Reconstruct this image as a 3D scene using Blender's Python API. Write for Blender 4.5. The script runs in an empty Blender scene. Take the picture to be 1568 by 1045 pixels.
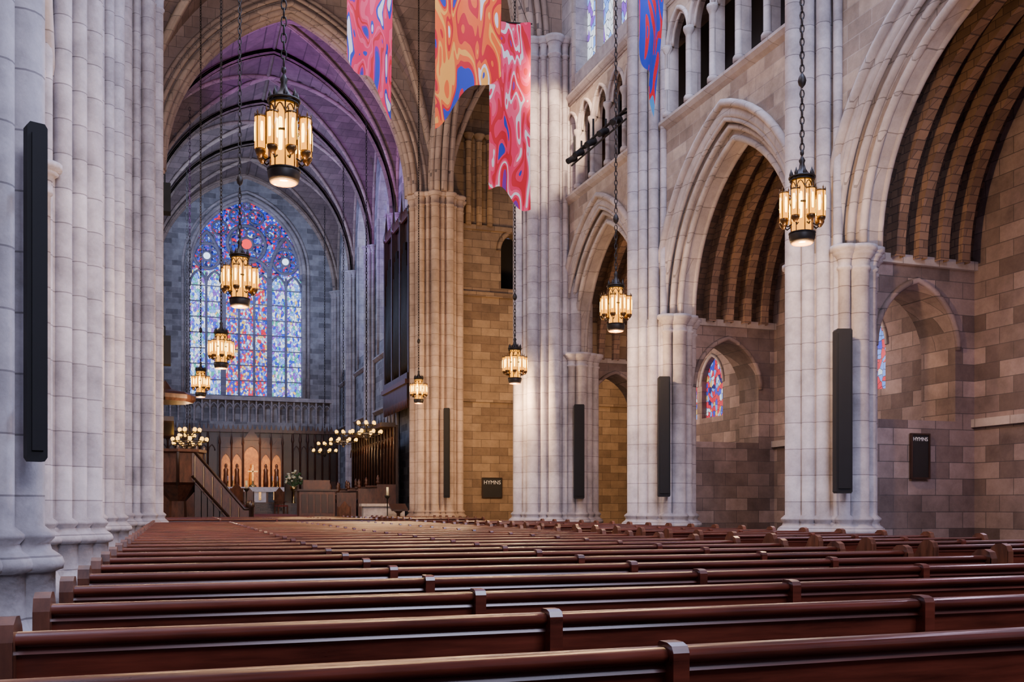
import bpy, math, random
from mathutils import Vector, Matrix
random.seed(7)
scene=bpy.context.scene
CX=4.6
# ------------------------------------------------------------------ materials
def newmat(name):
    m=bpy.data.materials.new(name); m.use_nodes=True
    nt=m.node_tree; b=nt.nodes['Principled BSDF']
    return m,nt,b
def pos_uv(nt,coord='Position'):
    n=nt.nodes; l=nt.links
    if coord=='Position':
        g=n.new('ShaderNodeNewGeometry'); out=g.outputs['Position']
    else:
        g=n.new('ShaderNodeTexCoord'); out=g.outputs['Object']
    s=n.new('ShaderNodeSeparateXYZ'); l.new(out,s.inputs[0])
    a=n.new('ShaderNodeMath'); a.operation='ADD'; l.new(s.outputs[0],a.inputs[0]); l.new(s.outputs[1],a.inputs[1])
    c=n.new('ShaderNodeCombineXYZ'); l.new(a.outputs[0],c.inputs[0]); l.new(s.outputs[2],c.inputs[1])
    return c.outputs[0],out
def stone(name,c1,c2,mortar,bw=.9,bh=.42,ms=.012,rough=.8,nz=.35,bump=.35):
    m,nt,b=newmat(name); n=nt.nodes; l=nt.links
    uv,p=pos_uv(nt)
    br=n.new('ShaderNodeTexBrick'); br.inputs['Color1'].default_value=(*c1,1); br.inputs['Color2'].default_value=(*c2,1)
    br.inputs['Mortar'].default_value=(*mortar,1); br.inputs['Scale'].default_value=1
    br.inputs['Mortar Size'].default_value=ms; br.inputs['Mortar Smooth'].default_value=.2
    br.inputs['Brick Width'].default_value=bw; br.inputs['Row Height'].default_value=bh
    l.new(uv,br.inputs['Vector'])
    no=n.new('ShaderNodeTexNoise'); no.inputs['Scale'].default_value=1.7; no.inputs['Detail'].default_value=8; no.inputs['Roughness'].default_value=.7
    l.new(p,no.inputs['Vector'])
    mr=n.new('ShaderNodeMapRange'); mr.inputs[1].default_value=.3; mr.inputs[2].default_value=.7; mr.inputs[3].default_value=1-nz; mr.inputs[4].default_value=1+nz*.5
    l.new(no.outputs[0],mr.inputs[0])
    mx=n.new('ShaderNodeMix'); mx.data_type='RGBA'; mx.blend_type='MULTIPLY'; mx.inputs[0].default_value=1
    l.new(br.outputs['Color'],mx.inputs[6]); l.new(mr.outputs[0],mx.inputs[7])
    l.new(mx.outputs[2],b.inputs['Base Color'])
    b.inputs['Roughness'].default_value=rough
    n2=n.new('ShaderNodeTexNoise'); n2.inputs['Scale'].default_value=14; n2.inputs['Detail'].default_value=4; l.new(p,n2.inputs['Vector'])
    sb=n.new('ShaderNodeMath'); sb.operation='MULTIPLY_ADD'; sb.inputs[1].default_value=-1.2
    l.new(br.outputs['Fac'],sb.inputs[0]); l.new(n2.outputs[0],sb.inputs[2])
    bp=n.new('ShaderNodeBump'); bp.inputs['Strength'].default_value=bump; bp.inputs['Distance'].default_value=.02
    l.new(sb.outputs[0],bp.inputs['Height']); l.new(bp.outputs[0],b.inputs['Normal'])
    return m
def plain(name,c,rough=.5,metal=0,emit=None,es=0,coat=0,nz=0,ns=6):
    m,nt,b=newmat(name)
    b.inputs['Base Color'].default_value=(*c,1); b.inputs['Roughness'].default_value=rough; b.inputs['Metallic'].default_value=metal
    if emit: b.inputs['Emission Color'].default_value=(*emit,1); b.inputs['Emission Strength'].default_value=es
    if coat: b.inputs['Coat Weight'].default_value=coat
    if nz:
        n=nt.nodes;l=nt.links
        g=n.new('ShaderNodeTexCoord'); no=n.new('ShaderNodeTexNoise'); no.inputs['Scale'].default_value=ns; l.new(g.outputs['Object'],no.inputs['Vector'])
        cr=n.new('ShaderNodeValToRGB'); cr.color_ramp.elements[0].color=(*[x*(1-nz) for x in c],1); cr.color_ramp.elements[1].color=(*[min(1,x*(1+nz)) for x in c],1)
        cr.color_ramp.elements[0].position=.3; cr.color_ramp.elements[1].position=.7
        l.new(no.outputs[0],cr.inputs[0]); l.new(cr.outputs[0],b.inputs['Base Color'])
    return m
def wood(name,c1,c2,rough=.3,scale=(1.2,14,14),coat=.3):
    m,nt,b=newmat(name); n=nt.nodes;l=nt.links
    g=n.new('ShaderNodeNewGeometry'); mp=n.new('ShaderNodeMapping'); mp.inputs['Scale'].default_value=scale
    l.new(g.outputs['Position'],mp.inputs[0])
    no=n.new('ShaderNodeTexNoise'); no.inputs['Scale'].default_value=1.5; no.inputs['Detail'].default_value=7; no.inputs['Roughness'].default_value=.65
    l.new(mp.outputs[0],no.inputs['Vector'])
    cr=n.new('ShaderNodeValToRGB'); cr.color_ramp.elements[0].position=.3; cr.color_ramp.elements[1].position=.7
    cr.color_ramp.elements[0].color=(*c1,1); cr.color_ramp.elements[1].color=(*c2,1)
    l.new(no.outputs[0],cr.inputs[0]); l.new(cr.outputs[0],b.inputs['Base Color'])
    r=n.new('ShaderNodeMapRange'); r.inputs[3].default_value=rough*.7; r.inputs[4].default_value=rough*1.5
    l.new(no.outputs[0],r.inputs[0]); l.new(r.outputs[0],b.inputs['Roughness'])
    b.inputs['Coat Weight'].default_value=coat; b.inputs['Coat Roughness'].default_value=.25
    return m
def glassmat(name,cols,scale=3.2,strength=1.6,sy=1.6,lead=.07):
    m,nt,b=newmat(name); n=nt.nodes;l=nt.links
    uv,p=pos_uv(nt)
    mp=n.new('ShaderNodeMapping'); mp.inputs['Scale'].default_value=(scale,scale/sy,1); l.new(uv,mp.inputs[0])
    v=n.new('ShaderNodeTexVoronoi'); v.voronoi_dimensions='2D'; v.inputs['Scale'].default_value=1; l.new(mp.outputs[0],v.inputs['Vector'])
    sx=n.new('ShaderNodeSeparateColor'); l.new(v.outputs['Color'],sx.inputs[0])
    no=n.new('ShaderNodeTexNoise'); no.inputs['Scale'].default_value=.8; l.new(uv,no.inputs['Vector'])
    ma=n.new('ShaderNodeMath'); ma.operation='MULTIPLY_ADD'; ma.inputs[1].default_value=.8; l.new(sx.outputs[0],ma.inputs[0])
    mb=n.new('ShaderNodeMath'); mb.operation='MULTIPLY'; mb.inputs[1].default_value=.25; l.new(no.outputs[0],mb.inputs[0]); l.new(mb.outputs[0],ma.inputs[2])
    cr=n.new('ShaderNodeValToRGB'); cr.color_ramp.interpolation='CONSTANT'
    els=cr.color_ramp.elements
    while len(els)<len(cols): els.new(.5)
    for i,c in enumerate(cols):
        els[i].position=i/len(cols); els[i].color=(*c,1)
    l.new(ma.outputs[0],cr.inputs[0])
    v2=n.new('ShaderNodeTexVoronoi'); v2.voronoi_dimensions='2D'; v2.feature='DISTANCE_TO_EDGE'; v2.inputs['Scale'].default_value=1; l.new(mp.outputs[0],v2.inputs['Vector'])
    st=n.new('ShaderNodeMapRange'); st.inputs[1].default_value=.02; st.inputs[2].default_value=lead; l.new(v2.outputs['Distance'],st.inputs[0])
    mx=n.new('ShaderNodeMix'); mx.data_type='RGBA'; mx.blend_type='MULTIPLY'; mx.inputs[0].default_value=1
    l.new(cr.outputs[0],mx.inputs[6]); l.new(st.outputs[0],mx.inputs[7])
    l.new(mx.outputs[2],b.inputs['Emission Color']); b.inputs['Emission Strength'].default_value=strength
    b.inputs['Base Color'].default_value=(.02,.02,.04,1); b.inputs['Roughness'].default_value=.3
    return m
M={}
M['pier']=stone('limestone_pier',(.47,.43,.435),(.365,.33,.34),(.20,.175,.18),bw=60,bh=.46,ms=.008,nz=.45)
M['pier_lit']=stone('limestone_pier_warm_lit',(.52,.39,.30),(.40,.29,.22),(.20,.14,.10),bw=60,bh=.46,ms=.009,nz=.35)  # same pier stone, with warm lamplight put into its colour
M['arch']=stone('limestone_arch',(.50,.43,.39),(.38,.325,.30),(.22,.19,.17),bw=.8,bh=.5,ms=.008,nz=.35)
M['wall']=stone('ashlar_tan',(.52,.41,.31),(.23,.17,.13),(.34,.275,.23),bw=.62,bh=.28,ms=.009,nz=.45)
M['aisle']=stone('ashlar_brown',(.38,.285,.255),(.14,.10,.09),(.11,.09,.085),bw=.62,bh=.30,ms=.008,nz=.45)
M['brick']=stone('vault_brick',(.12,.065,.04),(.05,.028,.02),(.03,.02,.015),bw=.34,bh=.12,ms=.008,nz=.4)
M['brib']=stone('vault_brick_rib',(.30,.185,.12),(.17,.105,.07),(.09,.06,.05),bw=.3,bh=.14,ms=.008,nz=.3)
M['trans']=stone('ashlar_gold',(.36,.25,.15),(.19,.125,.075),(.09,.06,.04),bw=.85,bh=.36,ms=.010,nz=.35)
M['chancel']=stone('ashlar_blue_grey',(.36,.36,.38),(.16,.155,.17),(.34,.34,.35),bw=.8,bh=.36,ms=.012,nz=.4)
M['vault']=stone('vault_tile',(.25,.18,.165),(.17,.125,.115),(.10,.075,.07),bw=.8,bh=.3,ms=.01,nz=.3)
M['rib']=stone('rib_stone',(.42,.32,.26),(.30,.225,.185),(.14,.11,.10),bw=.6,bh=.45,ms=.009,nz=.25)
M['floor']=stone('slate_floor',(.07,.05,.045),(.045,.035,.03),(.02,.02,.02),bw=.6,bh=.6,rough=.35)
M['dark']=plain('painted_shade_backing',(.02,.018,.02),.9)  # near-black backing, paints the shade of the depth behind wall openings
M['black']=plain('black_painted_metal',(.003,.003,.004),.8,nz=.2)
M['iron']=plain('wrought_iron',(.018,.013,.010),.5,.4,nz=.3)
M['bronze']=plain('lantern_bronze',(.10,.055,.02),.4,.8,nz=.3)
M['pew']=wood('pew_oak_red',(.032,.007,.004),(.155,.032,.016),.28,coat=.35)
M['pewend']=wood('pew_oak_end',(.045,.014,.008),(.19,.065,.032),.3,(8,8,2))
M['dwood']=wood('carved_walnut',(.012,.005,.003),(.045,.017,.010),.4,(6,6,2))
M['mwood']=wood('carved_oak',(.03,.011,.007),(.12,.04,.02),.4,(6,6,2))
M['gold']=wood('gilded_panel',(.42,.12,.015),(.90,.40,.07),.35,(5,5,3))
M['white']=plain('altar_linen',(.6,.6,.64),.8,nz=.1)
M['bluecloth']=plain('altar_frontal',(.06,.07,.09),.8,nz=.3)
M['brass']=plain('brass',(.7,.45,.15),.25,1,nz=.15)
M['amber']=plain('amber_glass',(.25,.09,.005),.2,0,(1,.36,.01),2.6)
M['bulb']=plain('frosted_bulb',(.8,.6,.2),.3,0,(1,.62,.13),13)
M['shade']=plain('lit_shade',(.4,.2,.05),.4,0,(1,.50,.06),4.2)
M['leaf']=plain('leaves',(.05,.12,.03),.6,nz=.5)
M['petal']=plain('petals',(.85,.75,.45),.6,nz=.3)
M['red']=plain('red_carpet',(.14,.02,.02),.9,nz=.3)
M['sign']=plain('sign_face',(.01,.009,.009),.6,nz=.2)
M['paint']=plain('sign_letter_white',(.8,.8,.8),.6,nz=.05)
BL=(.02,.05,.70);LB=(.16,.34,1.0);WH=(.75,.86,1.0);RD=(.80,.015,.05);PU=(.22,.07,.6);GR=(.06,.42,.34);YE=(.9,.55,.12);DB=(.004,.008,.14)
M['g_main']=glassmat('stained_glass_chancel',[BL,LB,RD,BL,WH,BL,YE,LB,PU,RD,WH,LB],8.5,1.6,1.5)
M['g_side']=glassmat('stained_glass_pale',[WH,LB,WH,BL,WH,GR,LB,WH,PU,LB,YE],8.5,1.9,1.8)
M['g_rose']=glassmat('stained_glass_rose',[BL,DB,PU,BL,LB,BL,RD,BL,WH],7.5,1.4,1.0)
M['g_aisle']=glassmat('stained_glass_aisle',[BL,RD,LB,WH,RD,YE,RD,BL,LB,DB],10.0,1.2,1.4)
M['g_cler']=glassmat('stained_glass_clerestory',[LB,WH,WH,LB,WH,PU,WH],6.0,1.9)
M['g_med']=plain('red_medallion_glass',(.2,0,0),.4,0,(1,.04,.05),2.0)
M['g_whm']=plain('white_medallion_glass',(.2,.2,.2),.4,0,(.6,.75,1),2.6)
M['tracery']=stone('tracery_stone',(.30,.29,.38),(.22,.21,.29),(.10,.10,.14),bw=60,bh=.5,ms=.008,nz=.2)

# ------------------------------------------------------------------ builder
class B:
    def __init__(s,name,mats):
        s.name=name; s.mats=mats; s.v=[]; s.f=[]; s.mi=[]; s.sm=[]
    def i(s,m): 
        if m not in s.mats: s.mats.append(m)
        return s.mats.index(m)
    def poly(s,pts,m,sm=False):
        k=len(s.v); s.v+= [tuple(p) for p in pts]; s.f.append(tuple(range(k,k+len(pts)))); s.mi.append(s.i(m)); s.sm.append(sm)
    def box(s,x0,x1,y0,y1,z0,z1,m):
        k=len(s.v)
        s.v+=[(x0,y0,z0),(x1,y0,z0),(x1,y1,z0),(x0,y1,z0),(x0,y0,z1),(x1,y0,z1),(x1,y1,z1),(x0,y1,z1)]
        for q in ((3,2,1,0),(4,5,6,7),(0,1,5,4),(1,2,6,5),(2,3,7,6),(3,0,4,7)):
            s.f.append(tuple(k+a for a in q)); s.mi.append(s.i(m)); s.sm.append(False)
    def lathe(s,cx,cy,prof,n,m,sm=True,ph=0,cap=True):
        k=len(s.v)
        for r,z in prof:
            for j in range(n):
                a=ph+2*math.pi*j/n; s.v.append((cx+r*math.cos(a),cy+r*math.sin(a),z))
        mi=s.i(m)
        for q in range(len(prof)-1):
            for j in range(n):
                j2=(j+1)%n
                s.f.append((k+q*n+j,k+q*n+j2,k+(q+1)*n+j2,k+(q+1)*n+j)); s.mi.append(mi); s.sm.append(sm)
        if cap:
            s.f.append(tuple(k+j for j in reversed(range(n)))); s.mi.append(mi); s.sm.append(False)
            t=(len(prof)-1)*n; s.f.append(tuple(k+t+j for j in range(n))); s.mi.append(mi); s.sm.append(False)
    def tube(s,pts,r,n,m,closed=False,sm=True):
        pts=[Vector(p) for p in pts]; k=len(s.v); mi=s.i(m); N=len(pts)
        up=None
        for q,p in enumerate(pts):
            if closed: t=(pts[(q+1)%N]-pts[(q-1)%N])
            else: t=pts[min(q+1,N-1)]-pts[max(q-1,0)]
            t.normalize()
            if up is None:
                up=Vector((0,0,1)) if abs(t.z)<.9 else Vector((1,0,0))
            a=t.cross(up)
            if a.length<1e-4: a=t.cross(Vector((0,1,0)))
            a.normalize(); b2=a.cross(t).normalized(); up=b2
            for j in range(n):
                g=2*math.pi*j/n+math.pi/n; s.v.append(tuple(p+a*(r*math.cos(g))+b2*(r*math.sin(g))))
        R=N if closed else N-1
        for q in range(R):
            q2=(q+1)%N
            for j in range(n):
                j2=(j+1)%n
                s.f.append((k+q*n+j,k+q*n+j2,k+q2*n+j2,k+q2*n+j)); s.mi.append(mi); s.sm.append(sm)
        if not closed:
            s.f.append(tuple(k+j for j in range(n))); s.mi.append(mi); s.sm.append(False)
            s.f.append(tuple(k+(N-1)*n+j for j in range(n))); s.mi.append(mi); s.sm.append(False)
    def extr(s,prof,ax,p0,p1,m,sm=False):
        f=(lambda p,u,z:(p,u,z)) if ax=='x' else (lambda p,u,z:(u,p,z))
        k=len(s.v);n=len(prof);mi=s.i(m)
        s.v+=[f(p0,u,z) for u,z in prof]+[f(p1,u,z) for u,z in prof]
        for j in range(n):
            j2=(j+1)%n; s.f.append((k+j,k+j2,k+n+j2,k+n+j)); s.mi.append(mi); s.sm.append(sm)
        s.f.append(tuple(k+j for j in range(n))); s.mi.append(mi); s.sm.append(False)
        s.f.append(tuple(k+n+j for j in range(n))); s.mi.append(mi); s.sm.append(False)
    def band(s,ax,p0,p1,uc,a,zs,rise,d0,d1,m,n=14):
        f=(lambda p,u,z:(p,u,z)) if ax=='x' else (lambda p,u,z:(u,p,z))
        i0=arch(uc,a,zs,rise,d0,n); i1=arch(uc,a,zs,rise,d1,n)
        for q in range(len(i0)-1):
            A,Bb=i0[q],i0[q+1]; C,D=i1[q],i1[q+1]
            s.poly([f(p0,*A),f(p0,*Bb),f(p0,*D),f(p0,*C)],m)
            s.poly([f(p1,*A),f(p1,*C),f(p1,*D),f(p1,*Bb)],m)
            s.poly([f(p0,*A),f(p1,*A),f(p1,*Bb),f(p0,*Bb)],m)
            s.poly([f(p0,*C),f(p0,*D),f(p1,*D),f(p1,*C)],m)
    def archtube(s,ax,p,uc,a,zs,rise,d,r,m,n=14,k=8):
        f=(lambda u,z:(p,u,z)) if ax=='x' else (lambda u,z:(u,p,z))
        s.tube([f(u,z) for u,z in arch(uc,a,zs,rise,d,n)],r,k,m)
    def wall(s,ax,p0,p1,u0,u1,z0,z1,ops,m,n=12,jm=None):
        jm=jm or m
        f=(lambda p,u,z:(p,u,z)) if ax=='x' else (lambda p,u,z:(u,p,z))
        def rect(a,b,c,d):
            if b-a<1e-6 or d-c<1e-6: return
            for p in (p0,p1): s.poly([f(p,a,c),f(p,b,c),f(p,b,d),f(p,a,d)],m)
        cur=u0
        for (uc,a,zb,zs,rise) in sorted(ops):
            rect(cur,uc-a,z0,z1); rect(uc-a,uc+a,z0,zb)
            pts=arch(uc,a,zs,rise,0,n)
            for q in range(len(pts)-1):
                A,C=pts[q],pts[q+1]
                for p in (p0,p1): s.poly([f(p,*A),f(p,*C),f(p,C[0],z1),f(p,A[0],z1)],m)
                s.poly([f(p0,*A),f(p1,*A),f(p1,*C),f(p0,*C)],jm)
            if zs>zb+1e-4:
                for u in (uc-a,uc+a): s.poly([f(p0,u,zb),f(p1,u,zb),f(p1,u,zs),f(p0,u,zs)],jm)
            if zb>z0+1e-4: s.poly([f(p0,uc-a,zb),f(p0,uc+a,zb),f(p1,uc+a,zb),f(p1,uc-a,zb)],jm)
            cur=uc+a
        rect(cur,u1,z0,z1)
        s.poly([f(p0,u0,z0),f(p1,u0,z0),f(p1,u0,z1),f(p0,u0,z1)],m)
        s.poly([f(p0,u1,z0),f(p1,u1,z0),f(p1,u1,z1),f(p0,u1,z1)],m)
        s.poly([f(p0,u0,z1),f(p1,u0,z1),f(p1,u1,z1),f(p0,u1,z1)],m)
    def pane(s,ax,p,uc,a,zb,zs,rise,m,n=12):
        f=(lambda u,z:(p,u,z)) if ax=='x' else (lambda u,z:(u,p,z))
        pts=arch(uc,a,zs,rise,0,n)
        s.poly([f(uc-a,zb)]+[f(u,z) for u,z in pts]+[f(uc+a,zb)],m)
    def grid(s,fn,nu,nv,m,sm=True):
        k=len(s.v); mi=s.i(m)
        for i in range(nu+1):
            for j in range(nv+1): s.v.append(tuple(fn(i/nu,j/nv)))
        for i in range(nu):
            for j in range(nv):
                a=k+i*(nv+1)+j; s.f.append((a,a+nv+1,a+nv+2,a+1)); s.mi.append(mi); s.sm.append(sm)
    def build(s,parent=None,mirror=None):
        v=s.v; fa=s.f
        if mirror is not None: v=[(2*mirror-x,y,z) for x,y,z in v]; fa=[tuple(reversed(q)) for q in fa]
        me=bpy.data.meshes.new(s.name); me.from_pydata(v,[],fa)
        for mm in s.mats: me.materials.append(M[mm])
        me.polygons.foreach_set('material_index',s.mi); me.polygons.foreach_set('use_smooth',s.sm)
        me.update()
        o=bpy.data.objects.new(s.name,me); scene.collection.objects.link(o)
        if parent: o.parent=parent
        return o
def arch(uc,a,zs,rise,d=0,n=12):
    c=(rise*rise-a*a)/(2*a); R=a+c+d; pm=math.acos(max(-1,min(1,c/R)))
    L=[(uc+c-R*math.cos(pm*i/n), zs+R*math.sin(pm*i/n)) for i in range(n+1)]
    return L+[(2*uc-u,z) for u,z in reversed(L[:-1])]
def prof_h(t,a,rise):
    c=(rise*rise-a*a)/(2*a); R=a+c
    return math.sqrt(max(0,R*R-(abs(t)+c)**2))
def inst(o,name,loc,rot=0):
    c=bpy.data.objects.new(name,o.data); c.location=loc; c.rotation_euler=(0,0,rot); scene.collection.objects.link(c); return c

# ------------------------------------------------------------------ piers
def shaft(b,x,y,r,ztop,m='pier',cap=True,base=True,z0=0,n=14,ch=.36):
    P=[]
    if base:
        P+=[(r+.20,z0),(r+.20,z0+.26),(r+.16,z0+.32),(r+.10,z0+.40),(r+.075,z0+.46),(r+.075,z0+.80),(r+.13,z0+.82),(r+.14,z0+.87),(r+.12,z0+.92),(r+.05,z0+.97),(r+.035,z0+1.02),(r+.07,z0+1.06),(r+.07,z0+1.09),(r,z0+1.15)]
    else: P+=[(r,z0)]
    if cap:
        c=ztop
        P+=[(r,c-ch-.05),(r+.03,c-ch-.03),(r+.03,c-ch+.01),(r,c-ch+.03),(r+.015,c-.24),(r+.06,c-.16),(r+.10,c-.13),(r+.09,c-.10),(r+.14,c-.08),(r+.14,c)]
    else: P+=[(r,ztop)]
    b.lathe(x,y,P,n,m)
WS=[(.80,0,.15),(.66,.22,.11),(.66,-.22,.11),(.48,.40,.12),(.48,-.40,.12),(.30,.56,.08),(.30,-.56,.08)]
AS=[(0,.74,.17),(0,-.74,.17),(.27,.70,.10),(.27,-.70,.10),(-.27,.70,.10),(-.27,-.70,.10),(-.62,0,.17),(-.55,.35,.12),(-.55,-.35,.12)]
def pier(b,cx,cy):
    b.lathe(cx,cy,[(.86,0),(.86,.45),(.78,.5),(.78,1.0),(.68,1.1),(.68,5.7)],8,'pier',False,math.pi/8)
    b.box(cx-.55,cx+.0,cy-.42,cy+.42,5.7,14.4,'pier')
    for n,d,r in WS: shaft(b,cx-n,cy+d,r,14.6)
    for n,d,r in AS: shaft(b,cx-n,cy+d,r,5.75)
def bigpier(b,cx,cy,zt,R=.98,m='pier'):
    b.lathe(cx,cy,[(R+.2,0),(R+.2,.45),(R+.08,.5),(R+.08,1.0),(R,1.1),(R,zt)],16,m,False,math.pi/16)
    for i in range(20):
        a=2*math.pi*i/20; r=.17 if i%2==0 else .09; rr=R+.08 if i%2==0 else R+.02
        shaft(b,cx+rr*math.cos(a),cy+rr*math.sin(a),r,zt,m,ch=.5)
PX=11.1
PY=[-4.41,1.96,8.33,14.7,21.07]
CY_,DY_=27.44,42.1
# ------------------------------------------------------------------ nave side (right), mirrored for left
def nave_side(tag,mir):
    b=B('wall_'+tag,['wall'])
    y0,y1=-4.41,27.44
    mids=[(PY[i]+ (PY+[27.44])[i+1])/2 for i in range(5)]
    ops=[(m,2.75,5.2,5.7,3.776) for m in mids]
    b.wall('x',10.85,11.65,y0,y1,5.2,10.2,ops,'wall',jm='arch')
    for m in mids:
        b.band('x',10.98,11.52,m,2.3,5.7,3.3,.22,.47,'arch')
        b.band('x',11.08,11.42,m,2.3,5.7,3.3,0,.24,'arch')
        b.band('x',10.80,10.90,m,2.3,5.7,3.3,.45,.62,'arch')
        for p,d,r in ((10.99,.24,.07),(11.08,.02,.07),(10.88,.47,.09),(11.42,.02,.06),(10.78,.68,.085),(10.86,.36,.05)):
            b.archtube('x',p,m,2.3,5.7,3.3,d,r,'arch')
    for z,d in ((10.2,.16),(13.1,.14)):
        b.extr([(10.86-d,z+.02),(10.86-d,z+.08),(10.86,z+.16),(10.95,z+.16),(10.95,z-.14),(10.86,z-.14),(10.86-d*.6,z-.06)],'y',y0,y1,'arch')
    ops=[]
    for m in mids:
        for k in range(5): ops.append((m+(k-2)*1.02,.445,10.42,12.0,.66))
    b.wall('x',10.88,11.12,y0,y1,10.2,13.1,ops,'wall',n=6,jm='arch')
    for m in mids:
        for k in range(5):
            u=m+(k-2)*1.02
            b.archtube('x',10.86,u,.445,12.0,.66,.05,.055,'arch',n=6,k=6)
            b.archtube('x',10.95,u,.445,12.0,.66,-.03,.04,'arch',n=6,k=6)
        for k in range(6):
            u=m+(k-2.5)*1.02
            b.lathe(10.86,u,[(.12,10.36),(.12,10.46),(.075,10.52),(.075,11.82),(.08,11.84),(.13,11.96),(.13,12.02)],10,'arch')
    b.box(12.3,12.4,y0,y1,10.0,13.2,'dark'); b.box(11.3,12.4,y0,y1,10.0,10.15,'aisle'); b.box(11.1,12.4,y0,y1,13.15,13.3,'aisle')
    ops=[(m,1.75,13.7,17.2,3.2) for m in mids]
    b.wall('x',10.85,11.5,y0,y1,13.1,24.2,ops,'pier')
    for m in mids:
        for d,p in ((.06,10.84),(-.08,10.98)): b.archtube('x',p,m,1.75,17.2,3.2,d,.08,'arch')
        for u in (m-1.82,m+1.82): b.lathe(10.86,u,[(.08,13.3),(.08,17.2)],8,'arch')
        for u in (m-.58,m+.58): b.box(11.0,11.2,u-.06,u+.06,13.7,19.2,'arch')
        for k in (-1,0,1): b.archtube('x',11.1,m+k*1.16,.56,17.2,.8,0,.05,'arch',6,6)
        b.tube([(11.1,m+.6*math.cos(t*math.pi/8),18.9+.6*math.sin(t*math.pi/8)) for t in range(16)],.05,6,'arch',True)
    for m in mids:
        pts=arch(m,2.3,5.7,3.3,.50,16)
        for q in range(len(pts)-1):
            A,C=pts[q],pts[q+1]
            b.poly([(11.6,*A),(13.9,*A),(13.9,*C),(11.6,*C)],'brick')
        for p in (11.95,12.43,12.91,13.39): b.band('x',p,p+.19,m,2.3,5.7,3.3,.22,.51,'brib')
    for i,y in enumerate(PY+[27.44]):
        zb=2.85 if i<5 else 0.01
        b.wall('y',y-.43,y+.43,11.6,13.9,0,5.75,[(12.6,.86,zb,4.15,1.15)],'aisle',n=8)
        b.extr([(-.52+y,5.62),(.52+y,5.62),(.52+y,5.78),(-.52+y,5.78)],'x',11.6,13.9,'arch')
        b.archtube('y',y-.44,12.6,.86,4.15,1.15,.06,.06,'aisle',8,6)
    b.wall('x',13.9,14.4,y0,y1,0,10.2,[(m+s*.68,.55,3.75,4.65,.75) for m in mids for s in (-1,1)],'aisle',n=6)
    b.box(13.82,13.9,y0,y1,2.75,2.9,'arch')
    for m in mids:
        for s in (-1,1): b.archtube('x',13.9,m+s*.68,.55,4.65,.75,.05,.05,'arch',6,6)
    b.build(mirror=mir)
    g=B('window_aisle_'+tag,['g_aisle'])
    for m in mids:
        for s in (-1,1): g.pane('x',14.05,m+s*.68,.55,3.75,4.65,.75,'g_aisle')
    g.build(mirror=mir)
    g=B('window_clerestory_'+tag,['g_cler'])
    for m in mids: g.pane('x',11.25,m,1.75,13.7,17.2,3.2,'g_cler')
    g.build(mirror=mir)
    for y in PY:
        p=B('clustered_pier',['pier']); pier(p,PX,y); p.build(mirror=mir)
    p=B('crossing_pier',['pier']); bigpier(p,10.72,CY_,14.9)
    for n,d,r in ((0,-1.18,.17),(.27,-1.12,.11),(-.27,-1.12,.11),(-.5,-1.0,.13)): shaft(p,11.15-n,CY_+d,r,5.75)
    p.build(mirror=mir)
    p=B('crossing_pier',['pier_lit']); bigpier(p,10.95,DY_,14.9,m='pier_lit'); p.build(mirror=mir)
nave_side('right',None)
nave_side('left',CX)

# ------------------------------------------------------------------ vaults
c=B('ceiling',['vault','rib'])
def vaultbay(b,x0,x1,y0,y1,zs,rise,m,rr=.13,diag=True,tr=(True,True),tw=1.0):
    xc=(x0+x1)/2; yc=(y0+y1)/2; a=(x1-x0)/2; h=(y1-y0)/2
    def z(x,y):
        f=prof_h(x-xc,a,rise); g=prof_h((y-yc)*a/h,a,rise)
        return zs+max(f,g)
    def fn(u,v):
        x=xc-a*math.cos(math.pi*u); y=yc-h*math.cos(math.pi*v); return (x,y,z(x,y))
    b.grid(fn,28,28,m)
    if diag:
        for sgn in (1,-1):
            pts=[]
            for i in range(41):
                t=-math.cos(math.pi*i/40); x=xc+a*t*.985; y=yc+h*t*sgn*.985
                pts.append((x,y,z(x,y)-.06))
            b.tube(pts,rr,6,'rib')
            b.tube([(p[0],p[1],p[2]-rr*.9) for p in pts],rr*.5,6,'rib')
    for k,y in enumerate((y0,y1)):
        if not tr[k]: continue
        pts=[(xc-a*math.cos(math.pi*i/40)*.96,y,zs+prof_h(a*math.cos(math.pi*i/40),a,rise)-.1) for i in range(41)]
        b.tube(pts,.24*tw,8,'rib'); b.tube([(p[0],p[1],p[2]-.26*tw) for p in pts],.10*tw,6,'rib')
        for dy in(-.2*tw,.2*tw): b.tube([(p[0],p[1]+dy,p[2]-.08) for p in pts],.09*tw,6,'rib')
    for x in (x0,x1):
        b.tube([(x+(.05 if x==x0 else -.05),yc-h*math.cos(math.pi*i/30),zs+prof_h(a*math.cos(math.pi*i/30),a,rise)-.05) for i in range(31)],.10,6,'rib')
    b.tube([(xc,y0,zs+rise-.03),(xc,y1,zs+rise-.03)],.10,6,'rib'); b.tube([(x0,yc,zs+rise-.03),(x1,yc,zs+rise-.03)],.09,6,'rib')
ys=PY+[27.44]
for i in range(5): vaultbay(c,CX-6.25,CX+6.25,ys[i],ys[i+1],14.5,9.3,'vault')
vaultbay(c,CX-6.2,CX+6.2,27.6,42.0,14.7,9.6,'vault',.17,tr=(False,False))
for i in range(4): vaultbay(c,-1.6,10.8,43.0+6.4*i,49.4+6.4*i,16.1,7.75,'vault',.10,tw=.72)
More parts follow.
